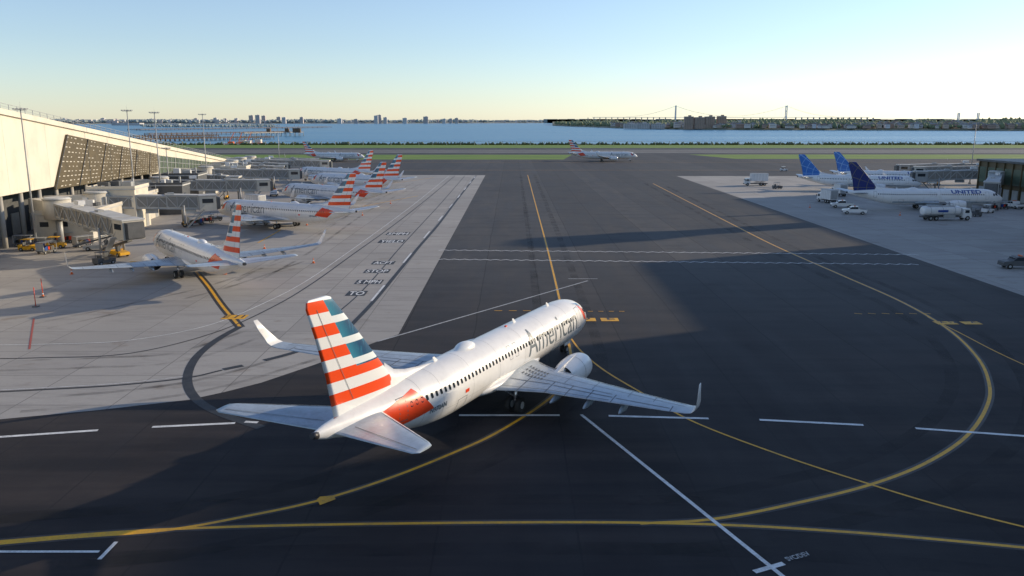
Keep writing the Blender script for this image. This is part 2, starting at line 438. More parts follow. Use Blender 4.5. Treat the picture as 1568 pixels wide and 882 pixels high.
    for y in (3.5,5.7,7.4,9.2,11.1,15.5): wl(y,.57,y+.01,.995,.06)
    for y in (4.2,7,9.7,12.4,15): wl(y,.0,y+.01,.12,.04)
    for y in (6.5,9,12,14): wl(y,.14,y+.01,.55,.03)
    for sd in (-1,1):
        r=[]
        for i in range(21):
            y=2.4+13.9*i/20
            r.append([(lambda p:Vector((p.x,p.y*sd,p.z)))(wing_p(y,t,.006)) for t in (.0,.006,.02,.05,.085)])
        b.grid(r,METAL)
        for k in range(7):
            for j in range(3):
                ya=2.4+.33*k; ta=.34+.10*j+.01*k
                p=wing_p(ya,ta,.02)
                b.face([Vector((p.x+a,(ya+c)*sd,p.z+.02)) for a,c in ((0,0),(.34,0),(.34,.13),(0,.13))],LINE)
    parts.append(('wing_panels',b))
    b=MB()
    for sd in (-1,1):
        for y,t,l in ((6.6,.62,3.0),(9.3,.62,2.6),(12.0,.6,2.2)):
            p=wing_p(y,t,0); zz=p.z-.36; rows=[]
            for i in range(9):
                k=i/8; r=.26*math.sin(math.pi*min(.97,max(.04,k)))**.6
                rows.append([Vector((p.x-k*l+.6,(y+r*.7*math.cos(a))*sd,zz-.12+r*math.sin(a)-k*.12)) for a in [2*math.pi*q/10 for q in range(10)]])
            b.grid(rows,WINGG,True,True,True,True)
    for sd in (-1,1):
        ey=4.83; ez=1.66; DX=.75
        def ring(s,r,fl=1.): return [Vector((-s-DX,(ey+r*math.cos(a))*sd,ez+r*math.sin(a)*(fl if math.sin(a)<0 else 1))) for a in [2*math.pi*q/28 for q in range(28)]]
        b.grid([ring(11.05,.80),ring(10.98,.86),ring(11.0,.93),ring(11.12,1.0)],METAL,True)
        b.grid([ring(11.12,1.0),ring(11.5,1.1,.95),ring(12.3,1.18,.95),ring(13.3,1.16,.95),ring(14.3,1.04),ring(15.0,.88)],body,True)
        b.grid([ring(15.0,.88),ring(15.0,.82),ring(14.6,.70)],DARKM,True)
        b.grid([ring(14.6,.66),ring(15.4,.56),ring(15.9,.46)],METAL,True,True)
        b.grid([ring(15.85,.40),ring(16.4,.14),ring(16.5,.02)],DARKM,True,True,False,True)
        b.grid([ring(13.0,1.185,.95),ring(13.04,1.185,.95)],LINE,True)
        b.grid([ring(11.05,.80),ring(11.9,.78)],GREYM,True)
        b.grid([ring(11.9,.78),ring(11.9,.05)],DARKM,True)
        b.grid([ring(11.3,.02),ring(11.5,.14),ring(11.9,.24)],GREYM,True,True,True)
        rows=[]
        for s,z0,z1,w in ((12.2,2.6,2.84,.06),(13.2,2.5,2.92,.2),(15.2,2.0,2.72,.24),(17.2,1.85,2.3,.18),(18.3,2.05,2.2,.05)):
            rows.append([Vector((-s-DX,(ey-w)*sd,z0)),Vector((-s-DX,(ey+w)*sd,z0)),Vector((-s-DX,(ey+w*.7)*sd,z1)),Vector((-s-DX,(ey-w*.7)*sd,z1))])
        b.grid(rows,body,True,False,True,True)
    parts.append(('engines',b))
    b=MB()
    for sd in (-1,1):
        rows=[]
        for y,le,c,z in ((0.2,33.4,4.4,4.12),(1.0,34.0,4.0,4.20),(4,36.0,2.75,4.48),(6.65,37.8,1.65,4.76),(7.0,38.15,1.15,4.80)):
            rows.append([Vector((p.x,p.y*sd,p.z)) for p in section(Vector((-le,y,z)),c,tl(6),.09)])
        b.grid(rows,WINGG,True,True,False,True)
        r=[];r2=[]
        for i in range(9):
            y=1.1+5.5*i/8; k=(y-1)/5.65; le=34.0+3.8*k; c=4.0-2.35*k; z=4.20+.56*k
            x=-(le+c*.7); zz=z+yt(.7,.09)*c+.02
            r.append([Vector((x,y*sd,zz)),Vector((x-.05,y*sd,zz))])
            r2.append([Vector((-(le+c*t_),y*sd,z+yt(t_,.09)*c+.012)) for t_ in (0,.006,.03,.07)])
        b.grid(r,LINE); b.grid(r2,METAL)
    parts.append(('tailplane',b))
    b=MB(); fm=FINS[liv]
    rows=[section(Vector((-le,0,z)),c,Vector((0,1,0)),T) for z,le,c,T in ((4.2,30.6,6.6,.07),(5.1,31.2,6.2,.09),(7.3,33.1,4.75,.09),(9.6,35.1,3.45,.09),(11.45,36.8,2.4,.09),(11.8,37.15,2.0,.08),(11.92,37.5,1.5,.06))]
    b.grid(rows,fm,True,True,False,True)
    rows=[]
    for s,z,w in ((26.6,5.23,.03),(28.5,5.45,.07),(30.2,5.72,.11),(31.4,6.05,.15),(32.4,6.75,.12)):
        zb=fus(s)[2]+fus(s)[1]-.25
        rows.append([Vector((-s,-w*2.2,zb)),Vector((-s,-w,(zb+z)/2)),Vector((-s,0,z)),Vector((-s,w,(zb+z)/2)),Vector((-s,w*2.2,zb))])
    b.grid(rows,body,False,True)
    for sd in (-1,1):
        r=[]
        for i in range(9):
            z=5.5+5.8*i/8; k=(z-5.1)/6.7; le=31.2+5.95*k; c=6.2-4.1*k
            r.append([Vector((-(le+c*.7),sd*(yt(.7,.09)*c+.016),z)),Vector((-(le+c*.7)-.035,sd*(yt(.7,.09)*c+.014),z))])
        b.grid(r,LINE)
    parts.append(('tail_fin',b))
    b=MB(); rows=[]
    for i in range(13):
        t=i/12; k=math.sin(math.pi*min(.985,max(.015,t)))**.7; s=21.2+2.7*t
        rows.append([Vector((-s,.62*k*math.cos(a),5.15+.48*k*math.sin(a))) for a in [math.pi*q/12 for q in range(13)]])
    b.grid(rows,WHITE,False,True)
    for s,z in ((8.0,5.23),(14.6,5.23),(26.6,5.2)):
        b.grid([[Vector((-s,-.04,z)),Vector((-s-.1,0,z)),Vector((-s,.04,z)),Vector((-s+.45,0,z))],[Vector((-s-.25,-.015,z+.4)),Vector((-s-.3,0,z+.4)),Vector((-s-.25,.015,z+.4)),Vector((-s-.05,0,z+.4))]],WHITE,True,False,False,True)
    b.tube((-38.85,0,4.35),(-39.25,0,4.4),.24,.16,DARKM,12)
    b.box((-16,0,5.28),(.22,.16,.12),REDP)
    parts.append(('roof_fittings',b))
    b=MB()
    b.tube((-4.1,0,1.9),(-4.0,0,.36),.09,.07,METAL); b.beam((-4.1,0,1.2),(-5.2,0,1.7),.07,METAL)
    for y in (-.2,.2): b.wheel((-4.0,y,.35),.35,.2)
    for sd in (-1,1):
        b.beam((-3.6,sd*.42,1.25),(-4.9,sd*.42,1.25),.03,body,.7)
        b.tube((-19.9,2.86*sd,2.0),(-20.1,2.86*sd,.55),.14,.11,METAL); b.beam((-20.0,2.86*sd,1.1),(-19.9,1.6*sd,1.6),.09,METAL)
        for y in (-.42,.42): b.wheel((-20.1,2.86*sd+y,.56),.56,.36)
    parts.append(('landing_gear',b))
    return [(n,b.mesh(liv+'_'+n)) for n,b in parts]
JETS={k:build_jet(k) for k in ('american','united','continental')}
def jet(liv,nose,head,sc=1.0):
    e=empty('passenger_jet',(nose[0],nose[1],0.026),math.atan2(head[1],head[0])); e.scale=(sc,sc,sc)
    for n,me in JETS[liv]:
        o=bpy.data.objects.new(n,me); C.objects.link(o); o.parent=e
    return e
def hd(deg): a=math.radians(deg); return (math.sin(a),math.cos(a))
def from_tail(t,h,l=38.5): return (t[0]+h[0]*l,t[1]+h[1]*l)
jet('american',(6.9,79.3),hd(26.6),1.035)
jet('american',(-57.6,131),hd(-38))
h=hd(-61); jet('american',from_tail((-31.3,160.8),h),h)
h=hd(-56); jet('american',from_tail((-32,205),h),h)
h=hd(-58); jet('american',from_tail((-34,250),h),h)
h=hd(-56); jet('american',from_tail((-49,287),h),h)
jet('american',(-82,455),hd(97),.9)
jet('american',(70,458),hd(91),.98)
h=hd(107); jet('united',from_tail((92,267),h),h,.95)
h=hd(104); jet('united',from_tail((112,289),h),h,.95)
h=hd(91); jet('continental',from_tail((85,205),h),h)

# ---------------------------------------------------------------- ground
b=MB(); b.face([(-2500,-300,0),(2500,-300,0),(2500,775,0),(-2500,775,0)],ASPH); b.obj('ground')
def poly_obj(name,pts,z,mat,parent=None):
    b=MB(); b.face([(x,y,z) for x,y in pts],mat); o=b.obj(name,parent)
    me=o.data; bm=bmesh.new(); bm.from_mesh(me)
    for f in bm.faces:
        if f.normal.z<0: f.normal_flip()
    bmesh.ops.triangulate(bm,faces=bm.faces); bm.to_mesh(me); bm.free(); return o
lb=[G(*p) for p in ((610,512),(575,524),(530,541),(480,559),(400,586),(345,600),(290,612),(150,628),(0,642))]
poly_obj('concrete_apron',[(-11,338),]+lb+[(-85,52),(-140,50),(-140,338)],.004,CONC)
poly_obj('concrete_apron',[(67,332),(200,332),(200,60),(65.5,60)],.004,CONC)
for i,pts in enumerate(([(-205,476),(30,476),(40,545),(-275,545)],[(132,484),(600,484),(600,548),(118,548)],[(-900,680),(900,680),(900,772),(-900,772)],[(-900,484),(-230,484),(-310,540),(-900,540)])):
    poly_obj('grass_verge',pts,.004,GRASS)
poly_obj('runway',[(-900,575),(900,575),(900,640),(-900,640)],.004,M('runway_surface',(.13,.125,.12),.8,0,.2,.05))
b=MB(); b.face([(-20000,770,-2),(20000,770,-2),(20000,26000,-2),(-20000,26000,-2)],WATER); b.obj('bay_water')
b=MB(); b.box((0,777,-1.2),(5000,3.5,3.6),CONC2); b.obj('seawall')
b=MB()
x=-620
while x<760:
    b.box((x,768,1.7),(.5,.3,3.4),DPALE); x+=13
for z in (1.4,3.2): b.box((70,768.2,z),(1380,.12,.18),GREYM)
b.obj('perimeter_fence')
b=MB()
for i in range(1300):
    x=random.uniform(-700,800); r=random.uniform(.6,1.6)
    b.tube((x,773+random.uniform(-3,1),0),(x+random.uniform(-.3,.3),773,r*1.6),r*1.5,r*.3,TREES,6)
b.obj('shore_scrub')

# ---------------------------------------------------------------- markings
MK=empty('pavement_markings')
def smooth(pts,n=10):
    P=[Vector(p) for p in pts]; out=[]
    P=[P[0]*2-P[1]]+P+[P[-1]*2-P[-2]]
    for i in range(1,len(P)-2):
        p0,p1,p2,p3=P[i-1:i+3]
        for k in range(n):
            t=k/n
            out.append(.5*((2*p1)+(p2-p0)*t+(2*p0-5*p1+4*p2-p3)*t*t+(3*p1-p0-3*p2+p3)*t**3))
    out.append(P[-2]); return out
zc=[.010]
def ribbon(name,pts,w,mat,z=None,sm=True,border=0.,off=0.):
    pts=smooth(pts) if sm and len(pts)>2 else [Vector(p) for p in pts]
    if z is None: zc[0]+=.0003; z=zc[0]
    def mk(w,mat,z,nm):
        rows=[]
        for i,p in enumerate(pts):
            d=(pts[min(i+1,len(pts)-1)]-pts[max(i-1,0)]).normalized(); n=Vector((-d.y,d.x)); c=p+n*off
            rows.append([(c.x+n.x*w/2,c.y+n.y*w/2,z),(c.x-n.x*w/2,c.y-n.y*w/2,z)])
        b=MB(); b.grid(rows,mat,smooth=False); b.obj(nm,MK)
    if border: mk(w+2*border,PK,z-.0035,name+'_border')
    mk(w,mat,z,name)
def gp(*a): return [G(x,y) for x,y in a]
def rb(name,px,w,mat,**k): ribbon(name,gp(*px),w,mat,**k)
LEAD=((808,268),(822,320),(838,380),(856,455),(870,520),(874,555),(862,590),(826,622),(760,663),(700,691),(600,731),(490,766),(380,790),(255,812),(100,824),(-60,838))
LOOP=((980,802),(1100,794),(1240,766),(1340,740),(1420,708),(1480,668),(1510,625),(1515,590),(1497,548),(1450,503),(1380,462),(1290,422),(1190,378),(1130,348),(1060,312),(1000,281))
MAIN=((-60,834),(250,811),(600,802),(1000,801),(1300,815),(1700,851))
for i,o_ in enumerate((-2.9,2.9)):
    rb('tyre_track',LEAD,1.1,RUB,off=o_,z=.0062+.0004*i)
for i,o_ in enumerate((-2.8,2.8)):
    rb('tyre_track',LOOP,1.1,RUB,off=o_,z=.0080+.0004*i); rb('tyre_track',MAIN,1.3,RUB,off=o_,z=.0090+.0004*i)
zc[0]=.0140
rb('taxi_line',LEAD,.27,PY,border=.20)
rb('taxi_line',MAIN,.27,PY,border=.20)
rb('taxi_line',LOOP,.27,PY,border=.20)
rb('taxi_line',((872,515),(890,538),(925,567),(985,603),(1060,645),(1190,695),(1330,741),(1450,777),(1620,820)),.2,PY)
rb('taxi_line',((1420,485),(1470,510),(1530,541),(1620,582)),.16,PY)
rb('stand_line',((300,416),(318,437),(340,468),(368,501)),.35,PY,border=.35)
rb('erased_line',((368,500),(330,522),(300,548),(287,578),(296,606),(330,630),(400,655)),.8,PK)
for px in (((-40,672),(150,659)),((233,654),(360,648)),((375,646),(395,647)),((703,636),(857,636)),((932,637),(1085,641)),((1163,643),(1322,651)),((1402,656),(1640,673))):
    rb('stop_dash',px,.36,PW,sm=False)
rb('edge_line',((890,635),(1230,908)),.26,PW,sm=False)
rb('edge_tick',((1155,876),(1200,863)),.32,PW,sm=False)
rb('edge_line',((-40,845),(152,845)),.22,PW,sm=False); rb('edge_tick',((152,857),(178,830)),.22,PW,sm=False)
rb('thin_line',((578,523),(900,430)),.26,PWF,sm=False); rb('thin_line',((870,427),(915,427)),.26,PWF,sm=False)
for y0,y1 in ((383,390),(397,405)):
    a=Vector(G(672,y0)); c=Vector(G(1405,y1)); n=90; pts=[]
    for i in range(n+1):
        p=a.lerp(c,i/n); pts.append((p.x,p.y+(.35 if i%2 else -.35)))
    ribbon('zipper_line',pts,.32,PW,sm=False)
rb('road_band',((729,269),(700,306),(672,343),(640,380),(607,420),(572,462),(536,500)),.55,PK)
for k in range(9):
    a=Vector(G(729,269)).lerp(Vector(G(536,500)),k/9+.02); c=Vector(G(729,269)).lerp(Vector(G(536,500)),k/9+.06)
    ribbon('road_dash',[a,c],.3,PW,sm=False)
rb('road_edge',((697,269),(650,308),(600,347),(540,390),(480,433),(420,469),(330,509),(200,541),(60,548),(-60,550)),.22,PK)
rb('road_edge',((688,269),(640,308),(588,347),(528,390),(468,431),(405,464),(320,498),(200,521),(80,527),(-60,529)),.14,PW)
rb('road_edge',((712,269),(680,306),(646,343),(612,380),(578,420),(545,455),(500,493)),.16,PK)
rb('road_band',((-60,603),(60,597),(180,590),(285,579),(340,567)),.32,PK)
rb('road_line',((-60,600.5),(60,594.5),(180,587.5),(280,577)),.10,PW)
rb('road_band',((405,552),(440,543),(482,530)),.7,PK); rb('road_band',((342,566),(372,560)),.7,PK)
rb('red_line',((45,535),(52,488)),.18,PR,sm=False)
rb('stand_line',((395,372),(430,352)),.3,PY,sm=False); rb('stand_line',((555,316),(640,300)),.3,PY,sm=False)
rb('stand_line',((600,281),(665,272)),.3,PY,sm=False)
for k,pxs in enumerate((((60,500),(200,470),(330,440),(450,400)),((0,560),(150,555),(280,545),(420,500)),((380,430),(470,380),(560,320),(640,280)),((40,620),(200,606),(330,585),(470,545)))):
    for j in (-1.6,1.6): rb('tyre_track',pxs,.6,RUB,off=j,z=.0062+.0004*k)
def ground_text(txt,px,py,w,h,mat,rot=0,z=.0295,name='ground_lettering',dx=0,dy=0):
    bm=text_bm(txt,.02,9,w,h); x0,y0=G(px,py); x0+=dx;y0+=dy; cr,sr=math.cos(rot),math.sin(rot); b=MB()
    for f in bm.faces: b.face([(x0+v.co.x*cr-v.co.y*sr,y0+v.co.x*sr+v.co.y*cr,z) for v in f.verts],mat)
    bm.free(); b.obj(name,MK)
def ground_plate(px,py,w,h,mat,rot=0,z=.0255,name='marking_plate'):
    x0,y0=G(px,py); cr,sr=math.cos(rot),math.sin(rot)
    b=MB(); b.face([(x0+x*cr-y*sr,y0+x*sr+y*cr,z) for x,y in ((0,0),(w,0),(w,h),(0,h))],mat); b.obj(name,MK)
for (t,x,y,w) in (('STOP',556,418,3.2),('5 MPH',542,435,3.2),('TO',528,453,2.0),('ACFT',568,405,3.0),('YIELD',578,372,4.2),('5MPH',590,360,4.0)):
    ground_plate(x,y,w+.5,3.0 if y>400 else 4,PK); ground_text(t,x,y,w,2.4 if y>400 else 3.2,PW,dx=.25,dy=.3)
ground_plate(337,489,2.7,2.0,PY,.03); ground_text('E 11',340,487,2.3,1.4,PK)
ground_plate(890,492,1.7,1.5,PY); ground_plate(921,492,2.0,1.5,PY); ground_text('9',895,490,.7,1.0,PK); ground_text('E',930,490,.9,1.0,PK)
ground_plate(1437,497,2.3,1.4,PY); ground_plate(1478,497,2.0,1.3,PY,0,.0275); ground_text('A 12',1441,495,1.9,.9,PK); ground_text('A',1488,495,.8,.9,PK)
b=MB(); x0,y0=G(490,774); b.face([(x0+a,y0+c,.0255) for a,c in ((0,0),(.75,.75),(.55,1.25),(-.25,1.1),(-.35,.75))],PY); b.obj('arrow_marking',MK)
for i in range(6):
    rb('guide_dash',((757+i*22,476),(769+i*22,476)),.18,PY,sm=False)
    rb('guide_dash',((1308+i*21,480),(1320+i*21,481)),.18,PY,sm=False)
for i in range(4): rb('guide_dash',((900+i*16,477),(908+i*16,477)),.18,PY,sm=False)
ground_text('SVC/DEV',1208,860,1.5,.38,PWF,.42)
for y,w in ((372,.4),(440,.4),(458,.4)): ribbon('far_taxi_line',[(-900,y),(900,y)],w,PY,sm=False)
for y in (578,637): ribbon('runway_edge_line',[(-900,y),(900,y)],.9,PW,sm=False)

# ---------------------------------------------------------------- terminal (left)
A=Vector((-88,137.6)); Bp=Vector((-113,330)); AB=Bp-A; NRM=Vector((AB.y,-AB.x)).normalized()
def FP(px,py):
    u=px-784.; v=py-441.; d=Vector((u,F*CP-v*SP)); dz=-(F*SP+v*CP)
    det=AB.x*(-d.y)+d.x*AB.y
    t=(-A.x*(-d.y)-d.x*A.y)/det
    P=A+AB*t; k=P.length/d.length
    return t,H+dz*k
def W(t,z,off=0.): p=A+AB*t+NRM*off; return Vector((p.x,p.y,z))
def topz(t): return 24.2+(5.9-24.2)*t
TERM=empty('airport_terminal')
b=MB()
t0,t1=-.32,1.0
def boty(t): return 9.2 if t<.28 else max(3.6,9.2-(t-.28)*9)
N=26
rowT=[t0+(t1-t0)*i/N for i in range(N+1)]
b.grid([[W(t,boty(t)),W(t,topz(t))] for t in rowT],CREAM,smooth=False)
b.grid([[W(t,boty(t)),W(t,boty(t),-7)] for t in rowT],DGREY,smooth=False)
b.grid([[W(t,boty(t),-7),W(t,0,-7)] for t in rowT],DGREY,smooth=False)
b.grid([[W(t,topz(t)),W(t,topz(t)-.3,-62)] for t in rowT],ROOFW,smooth=False)
b.grid([[W(t,topz(t)-.3,-62),W(t,0,-62)] for t in rowT],BEIGE,smooth=False)
b.face([W(t0,boty(t0)),W(t0,topz(t0)),W(t0,topz(t0)-.3,-62),W(t0,0,-62),W(t0,0,-7),W(t0,boty(t0),-7)],CREAM)
b.face([W(t1,boty(t1)),W(t1,topz(t1)),W(t1,topz(t1)-.3,-62),W(t1,0,-62),W(t1,0,-7),W(t1,boty(t1),-7)],CREAM)
b.obj('walls_and_roof',TERM)
b=MB()
b.grid([[W(t,topz(t)+.45,.5),W(t,topz(t)-.5,.5),W(t,topz(t)-.5,.003),] for t in rowT],CREAM,smooth=False)
b.grid([[W(t,topz(t)+.45,.5),W(t,topz(t)+.45,-.6),W(t,topz(t)+.01,-.6)] for t in rowT],ROOFW,smooth=False)
t=t0
while t<.12:
    b.beam(W(t,boty(t)+.02,.0),W(t,topz(t)-.52,.0),.035,BEIGE); t+=.044
t=t0
while t<t1:
    b.beam(W(t,topz(t)+.4,.1),W(t,topz(t)+1.5,.1),.08,GREYM); t+=.016
b.beam(W(t0,topz(t0)+1.5,.1),W(t1,topz(t1)+1.5,.1),.07,GREYM); b.beam(W(t0,topz(t0)+1.0,.1),W(t1,topz(t1)+1.0,.1),.05,GREYM)
b.obj('fascia_and_guardrail',TERM)
q=[FP(100,206),FP(240,236),FP(240,264),FP(82,290)]
b=MB()
def bil(u,v):
    a=Vector(q[0]).lerp(Vector(q[1]),u); c=Vector(q[3]).lerp(Vector(q[2]),u); return a.lerp(c,v)
cs=[W(*q[i],.35) for i in range(4)]; cb=[W(*q[i],.004) for i in range(4)]
b.face(cs,BROWN)
for i in range(4): b.face([cs[i],cs[(i+1)%4],cb[(i+1)%4],cb[i]],BROWN)
nu,nv=34,11
for i in range(nu):
    for j in range(nv):
        if random.random()<.22: continue
        u0=(i+.15)/nu; u1=(i+(.68 if random.random()<.6 else .45))/nu; v0=(j+.40)/nv; v1=(j+.60)/nv
        b.face([W(*bil(a,c),.40) for a,c in ((u0,v0),(u1,v0),(u1,v1),(u0,v1))],BEIGE)
for i in range(0,nu+1,6):
    p,r=bil(i/nu,0),bil(i/nu,1); b.beam(W(*p,.45),W(*r,.45),.14,DGREY)
b.obj('perforated_screen',TERM)
b=MB()
q2=[FP(243,238),FP(352,252),FP(352,264),FP(243,266)]
b.face([W(t,z,.12) for t,z in q2],GGLASS)
for i in range(25):
    p=Vector(q2[0]).lerp(Vector(q2[1]),i/24); r=Vector(q2[3]).lerp(Vector(q2[2]),i/24)
    b.beam(W(*p,.2),W(*r,.2),.25 if i%4==0 else .12,GREYM)
for k in (.33,.66):
    b.beam(W(*Vector(q2[0]).lerp(Vector(q2[3]),k),.24),W(*Vector(q2[1]).lerp(Vector(q2[2]),k),.24),.12,GREYM)
b.obj('curtain_wall',TERM)
b=MB()
t=t0+.02
while t<.98:
    p=W(t,0,-.8); b.tube((p.x,p.y,0),(p.x,p.y,boty(t)-.01),.45,.45,CONC2,12)
    if int(t*100)%2==0:
        p=W(t+.015,2.2,-6.9); b.box(p,(.15,3.2,4.2),BEIGE,math.atan2(AB.y,AB.x)-math.pi/2)
    t+=.04
b.obj('ground_floor_columns',TERM)
def annex(t,off,l,d,h,mat=BEIGE):
    ang=math.atan2(AB.y,AB.x)-math.pi/2; p=W(t,0,off)
    e=empty('ramp_building',(p.x,p.y,0),ang); b=MB()
    b.box((0,0,h/2),(d,l,h),mat); b.box((0,0,h+.15),(d+.4,l+.4,.3),ROOFW)
    for s in (-1,1):
        b.box((s*(d/2+.1),0,h+.55),(.2,l+.4,.5),mat); b.box((0,s*(l/2+.1),h+.55),(d-.01,.2,.5),mat)
    n=int(l/3.2)
    for i in range(n):
        y=-l/2+(i+.5)*l/n
        if i%3==1: b.box((d/2+.03,y,1.5),(.1,2.0,3.0),GREYM)
        else: b.box((d/2+.02,y,h*.68),(.08,1.6,.9),GLASS)
    m=int(d/3.2)
    for i in range(m): b.box((-d/2+(i+.5)*d/m,-l/2-.02,h*.66),(1.5,.08,.9),GLASS)
    for i in range(int(l/2.2)):
        b.box((random.uniform(-d/3,d/3),-l/2+2.2*(i+.5),h+.3+.6),(random.uniform(.7,2.2),random.uniform(.7,1.9),random.uniform(.6,1.9)),random.choice((GREYM,ROOFW,VWHITE,DGREY)))
    b.tube((d/4,l/4,h+.3),(d/4,l/4,h+1.9),.25,.25,GREYM); b.tube((-d/4,l/3,h+.3),(-d/4,-l/3,h+.7),.15,.15,METAL)
    b.obj('body',e,.03)
for a in ((.10,7,20,10,5.2),(.225,6,17,11,5.6),(.36,6,24,11,5.0),(.50,6,22,12,5.2),(.63,6,20,10,5),(.76,6,22,11,5),(.9,6,24,11,5)): annex(*a)
annex(.16,10,9,9,8.2,CREAM); annex(.43,10,10,9,7.6,DGREY); annex(.30,13,7,7,6.8,DGREY); annex(.7,13,8,8,6.6,CREAM)

# ---------------------------------------------------------------- jet bridges
def jet_bridge(p0,p1,z0=4.6,z1=3.5,mat=BEIGE,glass=False):
    e=empty('jet_bridge',(p0[0],p0[1],0),math.atan2(p1[1]-p0[1],p1[0]-p0[0])); L=math.hypot(p1[0]-p0[0],p1[1]-p0[1])
    b=MB()
    b.tube((0,0,z0-.5),(0,0,z0+3.0),2.3,2.3,mat,20); b.tube((0,0,z0+3.0),(0,0,z0+3.35),2.45,2.0,ROOFW,20); b.tube((0,0,0),(0,0,z0-.5),.55,.55,GREYM,14)
    b.box((-5.5,0,z0+1.3),(7.5,2.7,2.7),mat); b.tube((-7,0,0),(-7,0,z0-.06),.35,.35,GREYM)
    Lt=L-3.2; n=3
    for i in range(n):
        xa=2.0+(Lt-2.0)*(i/n)-(.6 if i else 0); xb=2.0+(Lt-2.0)*((i+1)/n)
        za=z0+(z1-z0)*xa/L; zb=z0+(z1-z0)*xb/L; w=2.5+.25*(i); hh=2.5+.22*i
        rows=[]
        for x,z in ((xa,za),(xb,zb)):
            rows.append([(x,-w/2,z),(x,w/2,z),(x,w/2,z+hh),(x,-w/2,z+hh)])
        b.grid(rows,mat,True,False,True,True)
        b.grid([[(x,y,z+hh+.04) for y in (-w/2-.12,w/2+.12)] for x,z in ((xa,za),(xb,zb))],ROOFW,False,False)
        for s in (-1,1):
            yy=s*(w/2+.07)
            b.beam((xa,yy,za+.05),(xb,yy,zb+.05),.14,GREYM,.28); b.beam((xa,yy,za+hh-.1),(xb,yy,zb+hh-.1),.14,GREYM,.25)
            b.face([(xa+.2,yy-s*.05,za+.35),(xb-.2,yy-s*.05,zb+.35),(xb-.2,yy-s*.05,zb+hh-.35),(xa+.2,yy-s*.05,za+hh-.35)],TUNNEL)
            m=max(3,int((xb-xa)/1.7))
            for k in range(m+1):
                x=xa+(xb-xa)*k/m; z=za+(zb-za)*k/m
                b.beam((x,yy,z+.1),(x,yy,z+hh-.2),.11,GREYM)
                if k<m:
                    x2=xa+(xb-xa)*(k+1)/m; z2=za+(zb-za)*(k+1)/m
                    if k%2: b.beam((x,yy+s*.03,z+.15),(x2,yy+s*.03,z2+hh-.2),.11,ROOFW)
                    else: b.beam((x,yy+s*.03,z+hh-.2),(x2,yy+s*.03,z2+.15),.11,ROOFW)
    b.box((L-1.4,0,z1+1.35),(3.4,3.5,3.0),mat); b.box((L-1.4,0,z1+3.0),(3.7,3.8,.22),ROOFW)
    b.box((L+.33,.2,z1+1.6),(.1,2.6,1.2),GLASS); b.box((L-1.4,-1.78,z1+1.9),(2.2,.08,.9),GLASS); b.box((L-1.4,1.78,z1+1.9),(2.2,.08,.9),GLASS)
    for k in range(4): b.box((L+.45+.2*k,0,z1+1.3),(.18,3.0-.1*k,2.7-.1*k),DGREY)
    xd=L*.72; zd=z0+(z1-z0)*.72
    for s in (-1,1): b.tube((xd,s*1.9,.7),(xd,s*1.9,zd+.8),.22,.22,GREYM)
    b.beam((xd,-2,zd-.25),(xd,2,zd-.25),.35,GREYM); b.beam((xd,-1.6,.75),(xd,1.6,.75),.5,YEL)
    for s in (-1,1): b.wheel((xd,s*1.1,.5),.5,.4)
    b.beam((L-2.2,-2.2,z1+.1),(L-5.8,-2.4,.1),.9,GREYM,.18)
    for s in (-.45,.45): b.beam((L-2.2,-2.2+s,z1+1.1),(L-5.8,-2.4+s,1.1),.06,GREYM)
    b.box((L-5,.2,z1-.35),(2.6,1.6,.7),VWHITE); b.box((L*.45,0,z0*.5+z1*.5-.55),(2.4,1.4,.8),GREYM)
    b.box((L*.3,.4,z0+2.9),(1.8,1.2,.7),VWHITE); b.box((L*.62,-.3,z1*.7+z0*.3+3.1),(1.3,1.0,.6),GREYM); b.tube((L*.5,.8,z0+2.7),(L*.5,.8,z0+4.2),.05,.05,GREYM,6)
    b.obj('structure',e)
jet_bridge((-82,146),(-60.5,128.5),5.2,3.6)
jet_bridge((-84,164),(-64,174),4.8,3.5)
jet_bridge((-90,208),(-66,220),4.8,3.5)
jet_bridge((-92,232),(-78,233),4.8,3.5)
jet_bridge((-96,256),(-70,267),4.8,3.5)
jet_bridge((-98,282),(-80,286),4.8,3.5)
jet_bridge((-102,298),(-84,305),4.8,3.5)
jet_bridge((-106,320),(-72,322),4.8,3.8)
jet_bridge((-106,332),(-80,338),4.8,3.8)
# ---------------------------------------------------------------- right concourse
T2=empty('airport_concourse')
b=MB(); b.box((162,216,5.2),(46,54,10.4),BROWN); b.box((162,216,10.7),(47.5,55.5,.6),DGREY)
b.box((164,216,11.3),(30,40,.6),ROOFW)
for i in range(13):
    y=191.5+i*4.1; b.box((138.9,y,6.6),(.25,3.3,4.4),GGLASS); b.box((138.8,y+2.05,5.2),(.4,.35,10.2),BROWN)
    b.box((138.9,y,1.6),(.15,2.6,3),GREYM)
for i in range(4): b.box((150+random.uniform(-4,14),197+i*11,12.3),(4,3.5,1.4),GREYM)
b.obj('building',T2,.04)
jet_bridge((138,232),(124,210.5),4.8,3.5,GREYM)
jet_bridge((150,252),(127,257),4.8,3.5,GREYM)
jet_bridge((166,274),(140,284),4.8,3.5,BEIGE)
jet_bridge((172,292),(140,296),4.8,3.5,GREYM)
